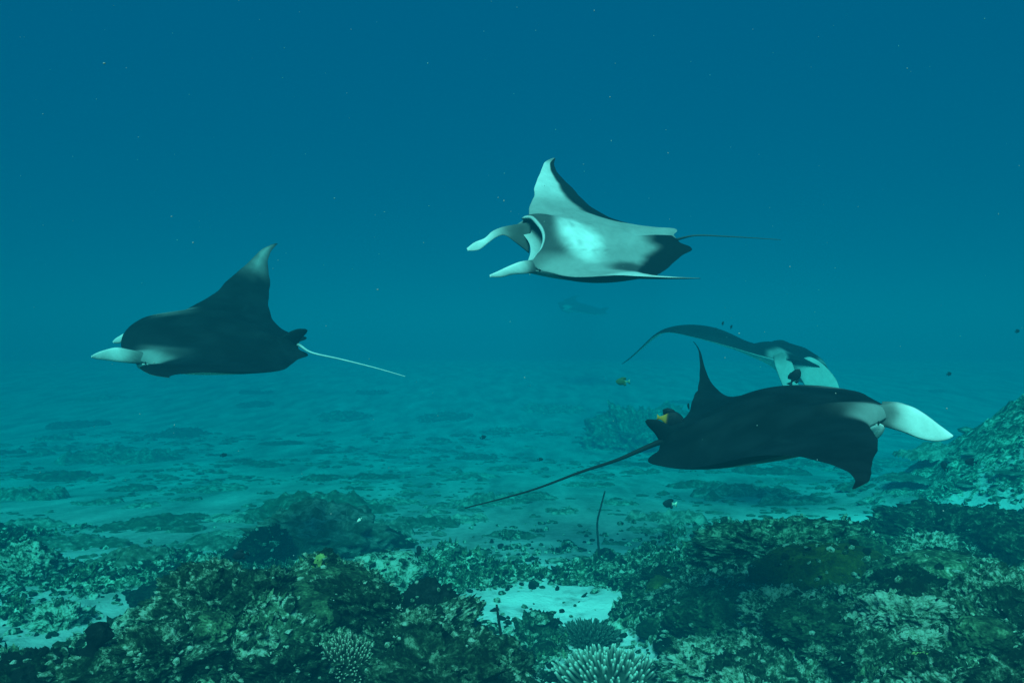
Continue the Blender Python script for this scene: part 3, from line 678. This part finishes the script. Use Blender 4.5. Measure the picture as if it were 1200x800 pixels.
M = Manta(*FIT['A'], k=0.65); dn = M.at(.45, -.19, 0)[0][1]; df = M.at(.45, .19, 0)[0][1]
build_manta(M, 'black manta ray cruising low over the reef with a white head fin',
    [lobe([((1030, 474), (1030, 498)), ((1050, 472), (1044, 502)), ((1068, 476), (1060, 507)), ((1084, 485), (1078, 514)), ((1100, 497), (1096, 517)), ((1112, 506), (1110, 515)), ((1117, 510), (1116, 512))], dn, dn - .08, [.03, .022, .014, .01, .008, .003]),
     lobe([((1034, 470), (1030, 490)), ((1056, 472), (1046, 494)), ((1076, 482), (1066, 504)), ((1098, 500), (1090, 512)), ((1106, 507), (1103, 511))], df, df - .1, [.03, .02, .014, .01, .004])],
    ([P(725, 538, 3.376), P(680, 553, 3.413), P(620, 575, 3.449), P(545, 595, 3.485)], .72, (.012, .016, .018)), shoulder=.13, scoop=.05, lobe_base=.12, thick_k=1.45, lobe_root=.36, lobe_c=.8)
M = Manta(*FIT['B'], k=0.72); dn = M.at(.45, .19, 0)[0][1]; df = M.at(.45, -.19, 0)[0][1]
build_manta(M, 'dark manta ray with pale raised wingtip and thin white tail',
    [lobe([((178, 414), (180, 428)), ((155, 410), (158, 426)), ((138, 407), (138, 424)), ((126, 409), (124, 422)), ((114, 413), (114, 421)), ((107, 417), (107, 419))], dn, dn - .15, [.03, .022, .018, .012, .008, .003]),
     lobe([((172, 376), (178, 388)), ((158, 382), (162, 390)), ((146, 390), (150, 397)), ((136, 396), (140, 402)), ((132, 400), (133, 402))], df, df - .15, [.025, .015, .012, .01, .003])],
    ([P(365, 413, 4.860), P(400, 421, 4.788), P(440, 431, 4.716), P(475, 441, 4.644)], .6, (.5, .54, .54)), tips=.42, tipside=-1, shoulder=.12, tipw=.8, lobe_root=.45, lobe_c=.62, lobe_base=.10)
M = Manta(*FIT['C'], k=0.68); dn = M.at(.45, .19, 0)[0][1]; df = M.at(.45, -.19, 0)[0][1]
build_manta(M, 'white-bellied manta ray feeding with open mouth and wing raised',
    [lobe([((622, 260), (620, 297)), ((604, 263), (605, 285)), ((589, 266), (592, 276)), ((577, 271), (582, 278)), ((568, 279), (572, 285)), ((556, 284), (561, 293)), ((547, 291), (548, 294))], dn, dn - .2, [.012, .008, .007, .007, .007, .006, .003], .66),
     lobe([((630, 304), (630, 320)), ((612, 306), (614, 321)), ((598, 311), (600, 322)), ((585, 317), (587, 325)), ((574, 322), (574, 325))], df, df - .25, [.02, .014, .012, .01, .004], .3)],
    ([P(815, 276, 5.032), P(850, 277, 5.050), P(885, 279, 5.068), P(915, 281, 5.077)], .5, (.06, .08, .085)), gape=.05, tips=.2, lipc=.8, lobe_root=.12, greys=.62, tipw=.8, lobe_base=.09, scoop=.10, gills=.3)
M = Manta(*FIT['D'], k=1.12); dn = M.at(.45, -.19, 0)[0][1]; df = M.at(.45, .19, 0)[0][1]
build_manta(M, 'manta ray turning with drooping wing, half hidden behind the black one',
    [lobe([((906, 417), (916, 412)), ((908, 428), (928, 424)), ((913, 442), (934, 444)), ((921, 460), (938, 462)), ((928, 468), (934, 470))], dn, dn - .1, [.02, .014, .01, .008, .004]),
     lobe([((931, 425), (929, 432)), ((948, 418), (937, 442)), ((965, 427), (947, 458)), ((979, 443), (961, 472)), ((984, 456), (976, 474))], df, df - .15, [.02, .014, .012, .01, .004])],
    None, shoulder=.3, lobe_c=.42, dorsal=False)
M = Manta([P(682, 362, 24)[0], 24, P(682, 362, 24)[2], R(192), R(8), R(-14), .1, .1, .1, 0, .1, .1, .1, 0, 1.0], k=1.7)
build_manta(M, 'faint distant manta ray fading into blue haze', [], None, eyes=False)

# ------------------------------------------------------------------ fish
def fish(px, py, d, length, yaw, pitch, col, label, deep=.5, tailcol=None, headcol=None, name='reef_fish', group=None, rear=.74, tl=1.):
    """oval, flattened reef fish: body swept along x, forked tail, dorsal and anal fins"""
    n, k = 20, 14; Vs = []; Cs = []; Fs = []
    ts = np.linspace(0, 1, n)
    prof = np.interp(ts, [0, .06, .18, .38, .6, .8, .92, 1], [.02, .18, .36, .5, .44, .22, .10, .085])
    for t, r in zip(ts, prof):
        for j in range(k):
            a_ = 2 * math.pi * j / k
            Vs.append((.5 - .82 * t, r * deep * .42 * math.sin(a_) * (1 - .3 * t), r * deep * 2 * .5 * math.cos(a_)))
            c0 = np.array(col, float)
            if headcol is not None: c0 = c0 + (np.array(headcol) - c0) * (1 - sm(np.array(t), .12, .3))
            if tailcol is not None: c0 = c0 + (np.array(tailcol) - c0) * sm(np.array(t), rear, rear + .1)
            Cs.append(c0)
    for i in range(n - 1):
        for j in range(k): Fs.append([i * k + j, i * k + (j + 1) % k, (i + 1) * k + (j + 1) % k, (i + 1) * k + j])
    Fs.append(list(range(k))[::-1]); Fs.append([(n - 1) * k + j for j in range(k)])
    def fin(poly, c):
        o0 = len(Vs); m = len(poly)
        for sgn in (1, -1):
            for (fx, fz) in poly: Vs.append((fx, sgn * .006, fz)); Cs.append(np.array(c, float))
        Fs.append([o0 + i for i in range(m)]); Fs.append([o0 + m + i for i in range(m)][::-1])
        for i in range(m): Fs.append([o0 + i, o0 + m + i, o0 + m + (i + 1) % m, o0 + (i + 1) % m])
    tc = tailcol if tailcol is not None else col
    fin([(-.28, .035), (-.28 - .12 * tl, .12 * deep * 2 * tl), (-.28 - .22 * tl, .19 * deep * 2 * tl), (-.28 - .19 * tl, 0), (-.28 - .22 * tl, -.19 * deep * 2 * tl), (-.28 - .12 * tl, -.12 * deep * 2 * tl), (-.28, -.035)], tc)
    fin([(.22, .40 * deep), (.10, .60 * deep), (-.10, .64 * deep), (-.24, .50 * deep), (-.20, .2 * deep), (.1, .36 * deep)], col)
    fin([(.02, -.42 * deep), (-.12, -.62 * deep), (-.24, -.48 * deep), (-.20, -.2 * deep)], col)
    ob = mesh_obj(name, np.array(Vs) * length, Fs, M_fish, col=np.array(Cs))
    ob.location = P(px, py, d); ob.rotation_euler = (0, -pitch, yaw); tag(ob, label, 'fish', group)
    if length > .08:
        for s_ in (1, -1): mesh_obj('eye', I1[0] * length * .028 + np.array([.39, s_ * .045, .03]) * length, I1[1], M_eye, ob)
BK = (.008, .010, .014)
fish(784, 491, 3.46, .135, R(-8), R(-8), BK, 'black oval fish with orange-yellow tail above the manta tail', .55, (.5, .22, .02), rear=.66, tl=.5)
fish(931, 442, 4.6, .11, R(-25), R(60), BK, 'dark oval fish nosing at the white head of the turning manta', .5)
fish(730, 447, 7.2, .13, R(170), R(0), (.08, .11, .04), 'small olive fish with pale flank above the hazy coral head', .5, (.2, .3, .2), (.12, .14, .05))
fish(785, 590, 5.4, .10, R(185), R(5), (.012, .02, .02), 'small dark fish with white tail over the sand', .55, (.8, .82, .6))
fish(282, 650, 3.5, .075, R(185), R(-12), BK, 'dark oval fish hovering over the mound with the shelf coral', .5)
fish(490, 646, 4.3, .09, R(75), R(10), (.015, .025, .025), 'dark fish seen end-on above the pale crusted corals', .6)
fish(1138, 541, 5.6, .085, R(170), R(5), BK, 'dark little fish in front of the reef slope', .55)
fish(1107, 546, 5.9, .10, R(95), R(25), (.012, .025, .03), 'slim dark fish seen end-on by the reef slope', .6)
fish(633, 538, 6.2, .05, R(10), R(0), (.02, .04, .04), 'tiny dark fish alone over the open sand', .45)
fish(421, 609, 3.6, .035, R(150), R(-35), (.75, .78, .7), 'tiny silvery fish above the mound', .3)
fish(807, 476, 3.5, .04, R(90), R(30), (.01, .02, .025), 'small dark fish hugging the raised black wing', .6)
for px, py, pt in ((838, 386, 50), (847, 379, 70), (857, 383, 65)):
    fish(px, py, 7.0, .042, R(20), R(pt), (.01, .02, .03), 'tiny dark fish clustered over the back of the turning manta', .45, group='tiny fish over the turning manta')
for px, py in ((262, 533), (1192, 388), (1112, 438), (566, 512)):
    fish(px, py, 8.0, .07, R(20), R(10), (.01, .02, .03), 'tiny dark fish alone in open water', .5, group='tiny fish in open water')

# drifting specks
g = np.random.default_rng(3); bV, bF = ico(1); bF = np.array(bF); n = 340
yy = .9 + 8 * g.random(n) ** 1.2; xx = g.uniform(-.66, .66, n) * yy; zz = CAM_Z + g.uniform(-.36, .44, n) * yy
s = np.exp(g.uniform(math.log(.0005), math.log(.0016), n)) * (.45 + yy * .35)
keep = zz > .5; xx, yy, zz, s = xx[keep], yy[keep], zz[keep], s[keep]; n = len(xx)
q = (bV[None] * s[:, None, None] * g.uniform(.6, 1.5, (n, 1, 3)) + np.stack([xx, yy, zz], 1)[:, None]).reshape(-1, 3)
Fx = (bF[None] + (np.arange(n) * len(bV))[:, None, None]).reshape(-1, 3)
m, nt, b = new_mat('plankton'); b.inputs['Base Color'].default_value = (.22, .28, .28, 1); b.inputs['Roughness'].default_value = .8
tag(mesh_obj('plankton', q, Fx, m), 'pale specks of plankton drifting through the water', 'plankton', kind='stuff')

# ------------------------------------------------------------------ the water itself
me = bpy.data.meshes.new('haze'); bm = bmesh.new(); bmesh.ops.create_cube(bm, size=1)
for v in bm.verts:
    v.co.x *= 170; v.co.y = v.co.y * 150 + 55; v.co.z = -5.0 if v.co.z < 0 else 4.3
bm.to_mesh(me); bm.free()
hz = bpy.data.objects.new('haze', me); C.objects.link(hz)
m = bpy.data.materials.new('sea_water'); m.use_nodes = True; nt = m.node_tree
for nd in list(nt.nodes): nt.nodes.remove(nd)
out = nt.nodes.new('ShaderNodeOutputMaterial'); pv = nt.nodes.new('ShaderNodeVolumePrincipled')
SIG_S = (.00002, .0104, .0168); SIG_T = (.275, .049, .050)
dens = SIG_T[0] + .02
pv.inputs['Density'].default_value = dens
col = [q_ / dens for q_ in SIG_S]
ab = [(1 - min(1, (t_ - s_) / (dens * (1 - c_)))) ** 2 for t_, s_, c_ in zip(SIG_T, SIG_S, col)]
pv.inputs['Color'].default_value = (*col, 1); pv.inputs['Absorption Color'].default_value = (*ab, 1)
pv.inputs['Anisotropy'].default_value = -.25
nt.links.new(pv.outputs[0], out.inputs['Volume']); me.materials.append(m)
tag(hz, 'blue-green hazy sea water filling the whole scene', 'water', kind='stuff')
